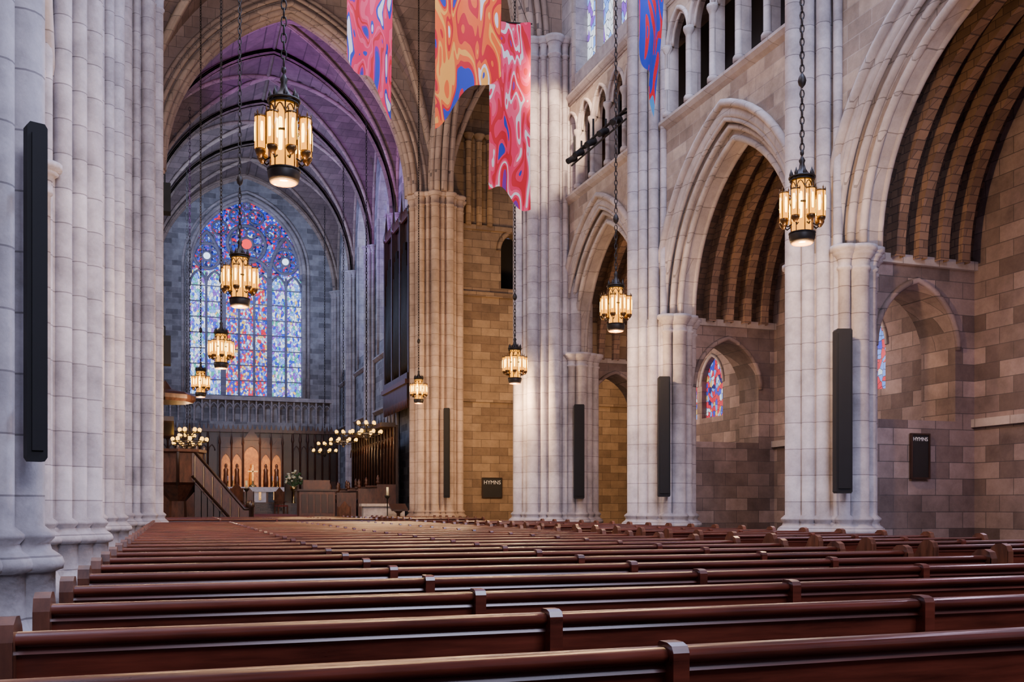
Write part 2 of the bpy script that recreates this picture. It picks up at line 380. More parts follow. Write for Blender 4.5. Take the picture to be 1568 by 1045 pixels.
for y in (CY_,DY_):
    c.wall('y',y-.45,y+.45,CX-6.6,CX+6.6,14.9,25,[(CX,5.15,14.9,14.9,7.3)],'rib',n=20)
    for p,d,r in ((y-.48,.1,.12),(y-.30,-.05,.13),(y,-.08,.15),(y+.30,-.05,.13),(y-.52,.36,.09),(y+.48,.1,.12),(y-.47,.6,.1)): c.archtube('y',p,CX,5.15,14.9,7.3,d,r,'rib',20)
for x in (10.95,2*CX-10.95):
    s=1 if x>CX else -1
    c.wall('x',x-.45,x+.45,27.0,42.6,14.9,25,[((CY_+DY_)/2,6.15,14.9,14.9,7.3)],'rib',n=20)
    for dp,d,r in ((-.48,.1,.12),(-.3,-.05,.13),(0,-.08,.15),(.3,-.05,.13),(-.5,.4,.09)): c.archtube('x',x+s*dp,(CY_+DY_)/2,6.15,14.9,7.3,d,r,'rib',20)
vaultbay(c,11.4,20.4,27.9,41.8,14.9,8.4,'vault',tr=(False,False))
vaultbay(c,-11.2,-2.2,27.9,41.8,14.9,8.4,'vault',tr=(False,False))
c.build()

# ------------------------------------------------------------------ transepts
for tag,mir in (('right',None),('left',CX)):
    t=B('wall_transept_'+tag,['trans'])
    t.wall('y',42.2,43.0,11.6,20.4,0,10.8,[(16.5,1.2,0.01,3.0,1.4)],'trans')
    t.wall('y',42.2,43.0,11.6,20.4,10.8,24,[(14.6,.62,11.2,12.9,.85),(17.2,.62,11.2,12.9,.85)],'trans')
    t.box(11.6,20.4,42.05,42.2,10.75,10.95,'trans'); t.box(11.6,20.4,42.05,42.2,13.75,13.95,'trans'); t.box(11.6,20.4,42.08,42.2,6.0,6.12,'trans')
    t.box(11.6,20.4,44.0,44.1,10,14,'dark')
    t.archtube('y',42.18,14.6,.62,12.9,.85,.12,.1,'trans'); t.archtube('y',42.18,17.2,.62,12.9,.85,.12,.1,'trans')
    for x in (12.4,12.9,13.4): shaft(t,x,42.05,.13,18,'trans',base=False,z0=13.9)
    t.wall('x',20.4,21.2,27,43,0,24,[(34.8,3.0,8,14,4)],'trans')
    t.wall('y',26.9,27.7,14.4,20.4,0,24,[(17,1.2,0.01,3,1.4)],'trans')
    t.wall('y',26.9,27.7,11.6,14.4,5.75,24,[],'trans')
    t.box(14.55,15.25,41.9,42.2,3.1,3.25,'trans'); t.extr([(14.6,4.6),(15.2,4.6),(14.9,5.6)],'y',41.95,42.2,'trans')
    t.archtube('y',42.0,14.9,.28,4.3,.4,0,.05,'trans',6,6)
    for x in (14.6,15.2): t.lathe(x,42.02,[(.05,3.2),(.05,4.6),(.0,4.95)],6,'trans')
    t.build(mirror=mir)
    g=B('window_transept_'+tag,['g_cler']); g.pane('x',20.8,34.8,3.0,8,14,4,'g_cler'); g.build(mirror=mir)

# ------------------------------------------------------------------ chancel walls
for tag,mir in (('right',None),('left',CX)):
    t=B('wall_chancel_'+tag,['chancel','pier'])
    mids=[46.2,52.6,59.0,65.4]
    t.wall('x',10.8,11.6,42.9,68.6,0,9.6,[],'chancel')
    t.wall('x',10.8,11.6,42.9,68.6,9.6,24,[(m,1.6,10.5,17.4,2.9) for m in mids],'chancel',jm='pier')
    for z in (6.6,9.6): t.extr([(10.6,z),(10.6,z+.08),(10.8,z+.2),(10.85,z+.2),(10.85,z-.15),(10.75,z-.12)],'y',43,68.6,'pier')
    for m in mids:
        t.archtube('x',10.78,m,1.6,17.4,2.9,.08,.09,'pier')
        for u in (m-1.7,m+1.7): t.lathe(10.75,u,[(.09,9.8),(.09,17.4)],8,'pier')
        for u in (m-.55,m+.55): t.box(11.0,11.2,u-.06,u+.06,10.5,19.0,'pier')
    for y in (49.4,55.8,62.2,68.3):
        for n,d,r in ((.42,0,.17),(.3,.24,.12),(.3,-.24,.12),(.12,.42,.1),(.12,-.42,.1)): shaft(t,10.8-n,y+d,r,16.2)
    t.build(mirror=mir)
    g=B('window_chancel_'+tag,['g_cler'])
    for m in mids: g.pane('x',11.2,m,1.6,10.5,17.4,2.9,'g_cler')
    g.build(mirror=mir)
e=B('wall_end',['chancel','pier'])
WC=CX;WA=3.7;WB=8.8;WZ=17.3;WR=4.9
e.wall('y',68.6,69.6,-1.6,10.8,0,24.2,[(WC,WA,WB,WZ,WR)],'chancel',n=20,jm='pier')
for p,d,r in ((68.55,.12,.14),(68.6,.42,.10),(68.8,-.05,.12)): e.archtube('y',p,WC,WA,WZ,WR,d,r,'pier',20)
for sgn in (-1,1):
    e.lathe(WC+sgn*(WA+.12),68.55,[(.14,WB-.2),(.14,WZ)],10,'pier'); e.lathe(WC+sgn*(WA+.42),68.6,[(.1,WB-.2),(.1,WZ)],8,'pier')
e.box(-1.6,10.8,68.2,68.6,6.4,7.0,'chancel'); e.box(-1.6,10.8,68.15,68.6,8.45,8.7,'pier')
for k in range(25):
    x=-1.3+k*.5
    e.box(x-.05,x+.05,68.25,68.6,7.0,8.5,'pier')
    if k<24: e.archtube('y',68.35,x+.25,.2,7.95,.3,0,.04,'pier',5,5)
e.build()
w=B('window_great_east',['g_main','tracery'])
lx=[WC-WA+.05,1.98,3.08,4.1,5.1,6.12,7.22,WC+WA-.05]
mats=['g_side','g_side','g_main','g_main','g_main','g_side','g_side']
for i in range(7):
    w.poly([(lx[i],69.0,WB),(lx[i+1],69.0,WB),(lx[i+1],69.0,WZ-.1),(lx[i],69.0,WZ-.1)],mats[i])
pts=arch(WC,WA,WZ,WR,0,20)
w.poly([(WC-WA,69.0,WZ-.1)]+[(u,69.0,z) for u,z in pts]+[(WC+WA,69.0,WZ-.1)],'g_rose')
for i in range(1,7):
    t=.17 if i in (2,5) else .075
    w.box(lx[i]-t,lx[i]+t,68.75,68.98,WB,17.0 if i not in (2,5) else 17.7,'tracery')
for z in [WB+.02]+[WB+1.05*k for k in range(1,8)]: w.box(WC-WA,WC+WA,68.85,68.98,z-.03,z+.03,'tracery')
for i in range(7):
    uc=(lx[i]+lx[i+1])/2; a=(lx[i+1]-lx[i])/2
    w.archtube('y',68.88,uc,a,16.2,.95,0,.08,'tracery',8,6)
w.archtube('y',68.85,(lx[0]+lx[2])/2,(lx[2]-lx[0])/2,16.9,2.9,0,.13,'tracery',12,6)
w.archtube('y',68.85,(lx[5]+lx[7])/2,(lx[7]-lx[5])/2,16.9,2.9,0,.13,'tracery',12,6)
w.archtube('y',68.85,WC,1.52,16.9,1.3,0,.12,'tracery',12,6)
def ring(x,z,r,t=.07,sp=0,med=None):
    t*=1.35
    w.tube([(x+r*math.cos(k*math.pi/14),68.87,z+r*math.sin(k*math.pi/14)) for k in range(28)],t,6,'tracery',True)
    for k in range(sp):
        a=2*math.pi*(k+.5)/sp
        q=r*.62; w.tube([(x+q*math.cos(a)+r*.27*math.cos(j*math.pi/5),68.9,z+q*math.sin(a)+r*.27*math.sin(j*math.pi/5)) for j in range(10)],t*.55,5,'tracery',True)
    if med:
        w.tube([(x+r*.34*math.cos(k*math.pi/8),68.88,z+r*.34*math.sin(k*math.pi/8)) for k in range(16)],t*.7,5,'tracery',True)
        w.poly([(x+r*.33*math.cos(k*math.pi/8),68.93,z+r*.33*math.sin(k*math.pi/8)) for k in range(16)],med)
ring((lx[0]+lx[2])/2,18.15,.86,.07,6,'g_whm'); ring((lx[5]+lx[7])/2,18.15,.86,.07,6,'g_whm')
ring(WC,19.15,1.25,.09,8,'g_med')
for x,z,r in ((WC-.62,21.0,.5),(WC+.62,21.0,.5),(WC-1.75,20.1,.5),(WC+1.75,20.1,.5),(WC,21.75,.25),(WC-2.45,19.35,.38),(WC+2.45,19.35,.38),(WC-1.35,17.7,.3),(WC+1.35,17.7,.3)): ring(x,z,r,.05,4)
w.build()

# ------------------------------------------------------------------ floor
f=B('floor',['floor','red'])
f.box(-12,21.5,-6,70,-.3,0,'floor')
f.build()
f=B('chancel_platform',['floor','red'])
for k in range(5): f.box(-1.58,10.78,43.1+.4*k,68.58,.17*k,.17*(k+1),'floor')
for k in range(4): f.box(-1.58,10.78,58.5+.4*k,68.58,.85+.16*k,.85+.16*(k+1),'floor')
f.box(3.2,6.0,44.75,58.4,.852,.87,'red')
f.build()

# ------------------------------------------------------------------ pews
def pewmesh(L,posts):
    b=B('church_pew',['pew','pewend'])
    b.extr([(-.02,.42),(.03,.42),(-.0,.90),(-.04,.90)],'x',0,L,'pew')
    b.extr([(-.062,.884),(-.066,.90),(-.056,.914),(-.035,.920),(-.005,.920),(.014,.914),(.022,.90),(.018,.884)],'x',-.0,L,'pew',True)
    b.extr([(-.05,.855),(-.035,.884),(.0,.884),(.0,.855)],'x',0,L,'pew')
    b.box(0,L,-.15,-.02,.60,.612,'pew'); b.box(0,L,-.155,-.145,.60,.63,'pew'); b.box(0,L,-.152,-.144,.70,.710,'pew')
    b.box(0,L,-.03,.0,.10,.42,'pew')
    b.extr([(.02,.40),(.47,.42),(.48,.44),(.47,.455),(.02,.43)],'x',0,L,'pew')
    b.box(0,L,.05,.08,.08,.40,'pew')
    b.box(.0,L,-.30,-.16,.12,.16,'pew')
    for x in posts:
        b.extr([(-.085,.36),(-.09,.910),(-.08,.928),(-.055,.935),(-.01,.935),(.0,.928),(.0,.36)],'x',x-.024,x+.024,'pew')
        b.box(x-.02,x+.02,-.03,.44,0,.42,'pew')
        b.box(x-.02,x+.02,-.155,-.02,.60,.72,'pew')
        b.box(x-.02,x+.02,-.30,-.03,.05,.14,'pew')
    for x in (-.06,L):
        pr=[(-.10,0),(.50,0),(.50,.30),(.47,.42),(.50,.52),(.53,.62),(.50,.67),(.44,.68),(.36,.67),(.25,.72),(.14,.84),(.08,.93),(.03,.965),(-.04,.97),(-.09,.95),(-.11,.90),(-.10,.6)]
        b.extr(pr,'x',x,x+.06,'pewend')
        b.box(x+.0,x+.06,-.112,-.10,.02,.9,'pewend')
    return b.build()
p1=pewmesh(6.35,[1.72,3.35,4.95]); p1.location=(-.45,.60,0)
p2=pewmesh(2.35,[1.2]); p2.location=(7.05,.60,0)
for i in list(range(1,28))+list(range(33,41)):
    inst(p1,'church_pew',(-.45,.60+.90*i,0)); inst(p2,'church_pew',(7.05,.60+.90*i,0))

# ------------------------------------------------------------------ column speakers and boards
def speaker(x,y,z0,z1,wd=.25,rot=0,dp=.10):
    b=B('column_speaker',['black'])
    h=wd/2
    b.extr([(-h,z0),(-h+.02,z0-.03),(h-.02,z0-.03),(h,z0),(h,z1),(h-.02,z1+.03),(-h+.02,z1+.03),(-h,z1)],'y',-dp,dp,'black')
    b.extr([(-h+.03,z0+.05),(h-.03,z0+.05),(h-.03,z1-.05),(-h+.03,z1-.05)],'y',-dp-.015,-dp,'black')
    for z in (z0+.4,z1-.4): b.box(-.03,.03,dp,dp+.14,z-.05,z+.05,'black')
    o=b.build(); o.location=(x,y,0); o.rotation_euler=(0,0,rot)
R19=-math.radians(19)
speaker(10.62,13.78,1.55,4.25,.27,R19); speaker(10.62,20.15,1.55,4.25,.27,R19)
speaker(10.98,26.0,1.55,4.2,.30,R19); speaker(11.05,40.75,1.7,5.5,.26,R19); speaker(-.97,7.95,1.66,4.08,.14,math.radians(22),.05)
def hornspk(x,y,z):
    b=B('delay_loudspeaker',['black'])
    b.extr([(-.35,0),(.3,0),(.42,.35),(.3,1.1),(-.35,1.1)],'x',-.22,.22,'black'); b.box(-.3,-.2,-.5,.1,.4,.5,'black'); b.tube([(0,0,1.1),(0,0,1.5),(-.3,0,1.6)],.03,5,'black')
    o=b.build(); o.location=(x,y,z)
hornspk(-.38,40.4,12.7); hornspk(-.38,40.4,6.8)
def board(x,y,z,wd,hh,name='hymn_board'):
    b=B(name,['sign','dwood','paint'])
    b.box(-wd/2,wd/2,-.03,.0,-hh/2,hh/2,'sign')
    for a in ((-wd/2-.03,-wd/2,-hh/2-.03,hh/2+.03),(wd/2,wd/2+.03,-hh/2-.03,hh/2+.03)): b.box(a[0],a[1],-.05,0,a[2],a[3],'dwood')
    for a in ((hh/2,hh/2+.03),(-hh/2-.03,-hh/2)): b.box(-wd/2,wd/2,-.05,0,a[0],a[1],'dwood')
    o=b.build(); o.location=(x,y,z)
    cu=bpy.data.curves.new('hymns_lettering','FONT'); cu.body='HYMNS'; cu.size=wd*.27; cu.align_x='CENTER'; cu.extrude=.004
    t=bpy.data.objects.new('hymns_lettering',cu); cu.materials.append(M['paint']); t.parent=o; t.location=(0,-.034,hh/2-wd*.3); t.rotation_euler=(math.pi/2,0,0); scene.collection.objects.link(t)
board(12.62,14.24,2.2,.36,.76); board(13.55,42.17,2.15,.9,.85)

# ------------------------------------------------------------------ lanterns
def chain(b,x,y,z0,z1,m='iron',L=.13,r=.011,w_=.032):
    n=int((z1-z0)/(L*.78)); 
    for k in range(n):
        zc=z0+(k+.5)*L*.78; pts=[]
        for j in range(8):
            a=2*math.pi*j/8; u=w_*math.cos(a); zz=zc+L/2*math.sin(a)
            pts.append((x+u,y,zz) if k%2 else (x,y+u,zz))
        b.tube(pts,r,4,m,True)
def lanternmesh():
    b=B('hanging_lantern',['iron','amber','bulb','bronze'])
    b.lathe(0,0,[(.15,-.42),(.15,.36)],16,'amber')
    # glowing lamp cores between the cage bars
    for k in range(8):
        a=2*math.pi*(k+.5)/8; x,y=.128*math.cos(a),.128*math.sin(a)
        b.lathe(x,y,[(.0,-.26),(.032,-.22),(.036,.0),(.032,.16),(.0,.22)],8,'bulb')
    for k in range(8):
        a=2*math.pi*k/8; x,y=.165*math.cos(a),.165*math.sin(a)
        b.tube([(x,y,-.45),(x,y,.46)],.010,5,'bronze')
        b.tube([(x,y,.40),(x*1.0,y*1.0,.5)],.018,4,'iron')
        b.lathe(x,y,[(.022,.40),(.03,.47),(.0,.56)],5,'iron')
    for z,r in ((.38,.175),(.42,.19),(.02,.17),(-.43,.19)): b.tube([(r*math.cos(t*math.pi/10),r*math.sin(t*math.pi/10),z) for t in range(20)],.016,5,'iron',True)
    for k in range(8):
        a0=2*math.pi*k/8; pts=[]
        for j in range(7):
            a=a0+ (2*math.pi/8)*j/6; pts.append((.168*math.cos(a),.168*math.sin(a),.24+.10*math.sin(math.pi*j/6)))
        b.tube(pts,.010,4,'bronze')
    b.lathe(0,0,[(.19,.38),(.12,.46),(.05,.56),(.035,.64),(.05,.68),(.02,.74),(.0,.76)],12,'iron')
    for k in range(8):
        a=2*math.pi*k/8+.2; x,y=.29*math.cos(a),.29*math.sin(a)
        b.lathe(x,y,[(.068,-.22),(.068,.17)],12,'amber')
        for j in range(4):
            aa=a+math.pi*j/2; b.lathe(x+.049*math.cos(aa),y+.049*math.sin(aa),[(.0,-.17),(.024,-.13),(.027,.0),(.024,.09),(.0,.13)],7,'bulb')
        b.lathe(x,y,[(.02,-.32),(.05,-.28),(.066,-.25),(.066,-.22)],10,'bronze')
        b.lathe(x,y,[(.070,.16),(.072,.17),(.072,.185),(.04,.19)],10,'bronze')
        for j in range(4):
            aa=a+2*math.pi*j/4+.78; b.lathe(x+.07*math.cos(aa),y+.07*math.sin(aa),[(.006,-.22),(.006,.19),(.012,.20),(0,.25)],4,'bronze')
        b.tube([(.17*math.cos(a),.17*math.sin(a),-.30),(.23*math.cos(a),.23*math.sin(a),-.34),(x,y,-.29)],.012,5,'iron')
        b.tube([(.17*math.cos(a),.17*math.sin(a),.12),(x*.9,y*.9,.17)],.010,4,'bronze')
    b.lathe(0,0,[(.19,-.42),(.20,-.47),(.185,-.54),(.17,-.58)],16,'iron')
    b.lathe(0,0,[(.165,-.575),(.15,-.59),(.08,-.60),(0,-.605)],16,'amber')
    b.lathe(0,0,[(.0,.74),(.03,.78),(.03,.82),(0,.86)],8,'iron')
    chain(b,0,0,.84,1.8); b.lathe(0,0,[(0,1.78),(.05,1.84),(.065,1.90),(.05,1.96),(0,2.04)],10,'iron'); chain(b,0,0,2.04,17.0)
    return b.build()
lan=lanternmesh(); L=[(1.26,12.26,5.85),(1.2,19.9,5.8),(1.22,28.6,5.75),(.9,38.2,5.95),(9.05,12.7,5.9),(9.2,19.7,5.75),(9.2,26.5,5.4),(9.2,38.2,6.0)]
for i,p in enumerate(L):
    if i==0: lan.location=p; o=lan
    else: o=inst(lan,'hanging_lantern',p,i*.3)
    ld=bpy.data.lights.new('lantern_glow','POINT'); ld.energy=360; ld.color=(1,.60,.30); ld.shadow_soft_size=.1
    lo=bpy.data.objects.new('lantern_glow',ld); lo.location=(0,0,-.85); lo.parent=o; scene.collection.objects.link(lo)

def chand():
    b=B('choir_chandelier',['iron','shade'])
    for rr,z,n in ((.72,0,8),(.42,.42,6)):
        b.tube([(rr*math.cos(t*math.pi/12),rr*math.sin(t*math.pi/12),z) for t in range(24)],.025,5,'iron',True)
        for k in range(n):
            a=2*math.pi*k/n; x,y=rr*math.cos(a),rr*math.sin(a)
            b.tube([(0,0,z-.12),(x*.5,y*.5,z-.16),(x,y,z)],.015,4,'iron')
            b.lathe(x,y,[(.03,z),(.07,z+.03),(.09,z+.12),(.06,z+.18),(.0,z+.2)],8,'shade')
    b.lathe(0,0,[(0,-.32),(.07,-.25),(.09,-.15),(.05,-.05),(.04,.7),(0,.9)],8,'iron')
    chain(b,0,0,.88,15,L=.2,r=.014,w_=.04)
    return b.build()
ch=chand(); ch.location=(.62,46.0,4.2)
for p in ((8.6,46.3,4.75),(8.6,53.0,4.8),(8.6,60.0,4.6),(.6,55.5,4.6)): inst(ch,'choir_chandelier',p,.3)
for p in ((.62,46.0,3.6),(8.6,46.3,4.2),(8.6,53.0,4.2),(.6,55.5,4.2)):
    ld=bpy.data.lights.new('chandelier_glow','POINT'); ld.energy=110; ld.color=(1,.55,.26); ld.shadow_soft_size=.1
    lo=bpy.data.objects.new('chandelier_glow',ld); lo.location=p; scene.collection.objects.link(lo)

# ------------------------------------------------------------------ banners
def bannermat(name,cols,seed,scale=.9):
    m,nt,b=newmat(name); n=nt.nodes;l=nt.links
    g=n.new('ShaderNodeTexCoord'); mp=n.new('ShaderNodeMapping'); mp.inputs['Location'].default_value=(seed,seed*2.3,seed*.7); mp.inputs['Scale'].default_value=(1.5,1,.42); mp.inputs['Rotation'].default_value=(0,.35,0)
    l.new(g.outputs['Object'],mp.inputs[0])
    no=n.new('ShaderNodeTexNoise'); no.inputs['Scale'].default_value=scale; no.inputs['Detail'].default_value=1.0; no.inputs['Distortion'].default_value=.9; l.new(mp.outputs[0],no.inputs['Vector'])
    cr=n.new('ShaderNodeValToRGB'); cr.color_ramp.interpolation='CONSTANT'; els=cr.color_ramp.elements
    while len(els)<len(cols): els.new(.5)
    for i,c_ in enumerate(cols): els[i].position=.30+.42*i/len(cols) if i else 0; els[i].color=(*c_,1)
    l.new(no.outputs[0],cr.inputs[0]); l.new(cr.outputs[0],b.inputs['Base Color'])
    b.inputs['Roughness'].default_value=.7
    tr=n.new('ShaderNodeBsdfTranslucent'); l.new(cr.outputs[0],tr.inputs[0])
    ms=n.new('ShaderNodeMixShader'); ms.inputs[0].default_value=.35; out=n['Material Output']
    l.new(b.outputs[0],ms.inputs[1]); l.new(tr.outputs[0],ms.inputs[2]); l.new(ms.outputs[0],out.inputs[0])
    return m
pk=(.80,.01,.09);hp=(.88,.08,.17);or_=(.9,.13,.01);ye=(.95,.42,.05);bl=(.02,.04,.42);wh=(.78,.72,.72);rd=(.62,.003,.015);tq=(.06,.28,.55);pu=(.18,.015,.30)
M['ban1']=bannermat('banner_silk_pink',[bl,pu,pk,rd,pk,hp,pk,pk,bl,wh],3.1,1.9)
M['ban2']=bannermat('banner_silk_flame',[bl,rd,or_,ye,or_,rd,or_,wh,ye,bl],7.7,1.7)
M['ban3']=bannermat('banner_silk_rose',[bl,pk,rd,rd,pk,hp,wh,pk,rd,pu],1.7,1.6)
M['ban4']=bannermat('banner_silk_navy',[bl,bl,rd,bl,bl,rd,tq],5.2,1.3)
def banner(mat,x,y,ztop,wd,yaw,left,right,wave=.10,ph=0):
    b=B('hanging_banner',[mat,'iron'])
    def bot(u): return -(left+(right-left)*u+.16*math.sin(u*math.pi*2.2+ph))
    def fn(u,v):
        return ((u-.5)*wd, wave*math.sin(v*5+u*2.2+ph)*(.3+v)+.05*math.sin(u*9+ph), bot(u)*v)
    b.grid(fn,18,40,mat)
    b.tube([(-wd/2-.05,0,0),(wd/2+.05,0,0)],.02,6,'iron')
    for s_ in (-1,1): b.tube([(s_*wd/2*.9,0,0),(0,0,1.2)],.008,4,'iron')
    b.tube([(0,0,1.2),(0,0,23.4-ztop)],.010,4,'iron')
    o=b.build(); o.location=(x,y,ztop); o.rotation_euler=(0,0,yaw)
banner('ban1',3.76,19.9,15.4,.96,math.radians(5),4.9,5.95,.07,.5)
banner('ban2',5.66,19.2,14.6,1.35,math.radians(-14),5.45,4.3,.10,1.2)
banner('ban3',8.40,24.6,14.15,1.10,math.radians(-12),4.3,4.95,.10,2.4)
banner('ban4',8.70,17.2,14.6,.98,math.radians(31),4.4,5.4,.12,.2)

# ------------------------------------------------------------------ lighting bar on triforium
b=B('stage_light_bar',['black'])
b.tube([(10.5,21.9,11.1),(10.5,25.4,11.1)],.035,6,'black'); b.tube([(10.5,21.9,10.85),(10.5,25.4,10.85)],.025,6,'black')
for k in range(7):
    y=22.1+k*.5
    b.tube([(10.5,y,10.85),(10.5,y+.2,11.1)],.015,4,'black')
for k,y in enumerate((22.3,23.1,23.9,24.7,25.2)):
    b.tube([(10.55,y,11.0),(10.38,y-.03,10.93),(10.28,y-.06,10.86)],.085,8,'black')
    b.tube([(10.5,y,11.1),(10.5,y,11.6 if k%2==0 else 11.3)],.03,5,'black')
for y in (22.4,24.9): b.tube([(10.5,y,11.1),(10.86,y,11.3)],.03,5,'black')
b.build()

# ------------------------------------------------------------------ reredos, altar, choir furniture
r=B('reredos_panelling',['dwood','mwood','gold'])
r.box(-1.5,10.7,67.8,68.15,1.5,6.3,'dwood')
for k in range(25):
    x=-1.45+k*.5
    if 2.2<x<7.2: continue
    r.lathe(x,67.72,[(.06,1.5),(.06,5.6),(.1,5.7),(.1,5.8),(.05,6.3),(.03,6.7),(0,7.1)],6,'mwood')
    if k<24: r.archtube('y',67.74,x+.25,.2,5.0,.4,0,.035,'mwood',5,5)
    if k<24: r.box(x+.08,x+.42,67.74,67.8,1.9,3.0,'mwood')
r.box(-1.5,10.7,67.6,67.85,6.25,6.45,'mwood')
for k in range(38): r.extr([( -1.4+k*.31,6.45),(-1.2+k*.31,6.45),(-1.3+k*.31,6.8)],'y',67.68,67.76,'mwood')
TX=lambda x:4.8+(x-4.6)*.88
r.box(TX(2.2),TX(7.0),67.3,67.9,1.5,5.9,'mwood')
for k,(x,zt) in enumerate(((2.75,4.6),(3.55,4.6),(4.6,5.1),(5.65,4.6),(6.45,4.6))):
    x=TX(x); hw=.29 if k!=2 else .45
    r.wall('y',67.2,67.3,x-hw-.06,x+hw+.06,2.1,zt+.75,[(x,hw,2.3,zt-.4,.6)],'mwood',n=6)
    r.pane('y',67.28,x,hw,2.3,zt-.4,.6,'gold',6)
    r.extr([(x-hw-.09,zt+.6),(x+hw+.09,zt+.6),(x,zt+1.1 if k!=2 else zt+1.4)],'y',67.15,67.3,'mwood')
    r.lathe(x,67.2,[(.16,2.5),(.17,3.0),(.13,3.5),(.15,3.75),(.06,3.85),(.09,3.95),(.08,4.08),(0,4.15)],8,'mwood' if k!=2 else 'gold')
for x in (2.3,3.15,3.98,5.22,6.05,6.9): r.lathe(TX(x),67.12,[(.05,2.0),(.05,5.4),(.08,5.5),(.04,5.9),(0,6.4)],6,'mwood')
r.build()
a=B('altar_table',['white','bluecloth','mwood','brass'])
a.box(2.9,6.3,62.6,63.7,1.49,2.4,'mwood'); a.box(2.75,6.45,62.5,63.8,2.4,2.5,'white')
for k in range(4): 
    x=2.85+k*.88; a.box(x,x+.74,62.53,62.6,1.55,2.3,'bluecloth' if k in(0,3) else 'white')
    a.box(x+.3,x+.44,62.5,62.54,1.7,2.2,'brass')
a.box(2.75,6.45,62.47,62.5,2.2,2.5,'white')
a.build()
cr=B('altar_cross',['brass'])
cr.lathe(4.6,63.2,[(.25,2.5),(.2,2.6),(.06,2.7),(.05,2.9)],8,'brass'); cr.box(4.56,4.64,63.17,63.23,2.85,3.9,'brass'); cr.box(4.3,4.9,63.17,63.23,3.45,3.53,'brass'); cr.build()
for x in (3.1,3.4,5.8,6.1):
    k=B('altar_candlestick',['brass','white']); k.lathe(x,63.2,[(.1,2.5),(.03,2.6),(.03,2.85),(.06,2.9)],8,'brass'); k.lathe(x,63.2,[(.025,2.9),(.02,3.2)],6,'white'); k.build()
for x in (2.0,7.2):
    fl=B('flower_arrangement',['brass','leaf','petal'])
    fl.lathe(x,64.0,[(.2,1.49),(.06,1.6),(.05,2.2),(.2,2.35),(.24,2.6)],10,'brass')
    for k in range(46):
        a1=random.uniform(0,6.28); t=random.uniform(.1,1); rr=.55*math.sin(t*1.5); zz=2.7+1.0*math.cos(t*1.5)*random.uniform(.6,1)
        px,py=x+rr*math.cos(a1),64+rr*math.sin(a1); s_=random.uniform(.06,.11)
        fl.lathe(px,py,[(0,zz-s_),(s_,zz-s_*.3),(s_*.9,zz+s_*.4),(0,zz+s_*.6)],6,'petal' if k%3 else 'leaf')
        fl.tube([(x,64,2.55),(px,py,zz)],.012,3,'leaf')
    fl.build()
def stalls(x0,s,name='choir_stalls'):
    b=B(name,['dwood','mwood'])
    for k,(xa,z) in enumerate(((0,.85),(1.0,.85),(1.9,.85))):
        X=x0+s*xa; h=1.0+.2*k
        b.box(min(X,X+s*.08),max(X,X+s*.08),46.0,58.0,z,z+h,'mwood')
        b.box(min(X-s*.12,X+s*.2),max(X-s*.12,X+s*.2),46.0,58.0,z+h-.02,z+h+.04,'mwood')
        b.box(min(X+s*.5,X+s*.8),max(X+s*.5,X+s*.8),46.0,58.0,z,z+.45,'dwood')
        for y in (46.0,49.0,52.0,55.0,58.0):
            b.box(min(X-s*.05,X+s*.85),max(X-s*.05,X+s*.85),y-.06,y+.06,z,z+h+.1,'mwood')
            b.lathe(X,y,[(.07,z+h+.1),(.1,z+h+.2),(.06,z+h+.3),(.09,z+h+.38),(0,z+h+.55)],6,'mwood')
        for j in range(24): 
            y=46.2+j*.5; b.archtube('x',X-s*.01,y+.05,.18,z+.6,.2,0,.025,'dwood',4,4)
    X=x0+s*2.75
    b.box(min(X,X+s*.12),max(X,X+s*.12),46.0,58.2,.85,5.2,'dwood')
    for j in range(16):
        y=46.1+j*.77
        b.lathe(X-s*.05,y,[(.05,.85),(.05,4.6),(.08,4.8),(.04,5.4),(0,6.0)],6,'dwood')
        b.archtube('x',X-s*.05,y+.385,.33,4.2,.45,0,.035,'mwood',5,4)
    b.box(min(X-s*.7,X),max(X-s*.7,X),46.0,58.2,5.1,5.3,'dwood')
    return b.build()
stalls(7.2,1); stalls(2.0,-1)
for mir in (None,CX):
    o=B('organ_case',['dwood','mwood','iron'])
    o.box(9.95,10.75,43.6,49.0,6.2,7.4,'dwood'); o.box(10.25,10.75,43.6,49.0,7.4,15.0,'dwood')
    o.box(9.85,10.75,43.55,49.05,6.9,7.1,'mwood')
    for k in range(22):
        y=43.8+k*.24; h=2.2*abs(math.sin(k*math.pi/7))+3.5
        o.lathe(10.12,y,[(.02,7.4),(.09,7.9),(.09,7.9+h),(.0,7.9+h)],8,'iron')
    for y in (43.6,45.4,47.2,49.0):
        o.box(10.0,10.3,y-.1,y+.1,7.2,14.6,'dwood'); o.lathe(10.12,y,[(.14,14.6),(.18,14.8),(.08,15.2),(0,16.2)],6,'dwood')
    for k in range(18): o.extr([(43.6+k*.3,6.2),(43.9+k*.3,6.2),(43.75+k*.3,5.8)],'x',9.95,10.05,'mwood')
    for k in range(18): o.extr([(43.6+k*.3,14.6),(43.9+k*.3,14.6),(43.75+k*.3,15.1)],'x',10.05,10.15,'mwood')
    o.build(mirror=mir)
p=B('pulpit_with_stair',['mwood','dwood'])
px,py=.1,39.4
p.lathe(px,py,[(.7,.0),(.7,.2),(.35,.4),(.3,1.5),(.8,2.1),(.95,2.2),(.95,3.3),(1.05,3.35),(1.05,3.45)],8,'mwood',False)
for k in range(8):
    a1=2*math.pi*k/8; p.lathe(px+.96*math.cos(a1),py+.96*math.sin(a1),[(.06,2.1),(.06,3.5),(0,3.6)],6,'dwood')
p.lathe(px-.45,py,[(1.0,5.25),(1.1,5.35),(1.1,5.5),(.95,5.6),(.3,5.75),(0,6.1)],8,'dwood',False)
p.box(px-.9,px-.6,py+.2,py+.45,.0,5.3,'dwood')
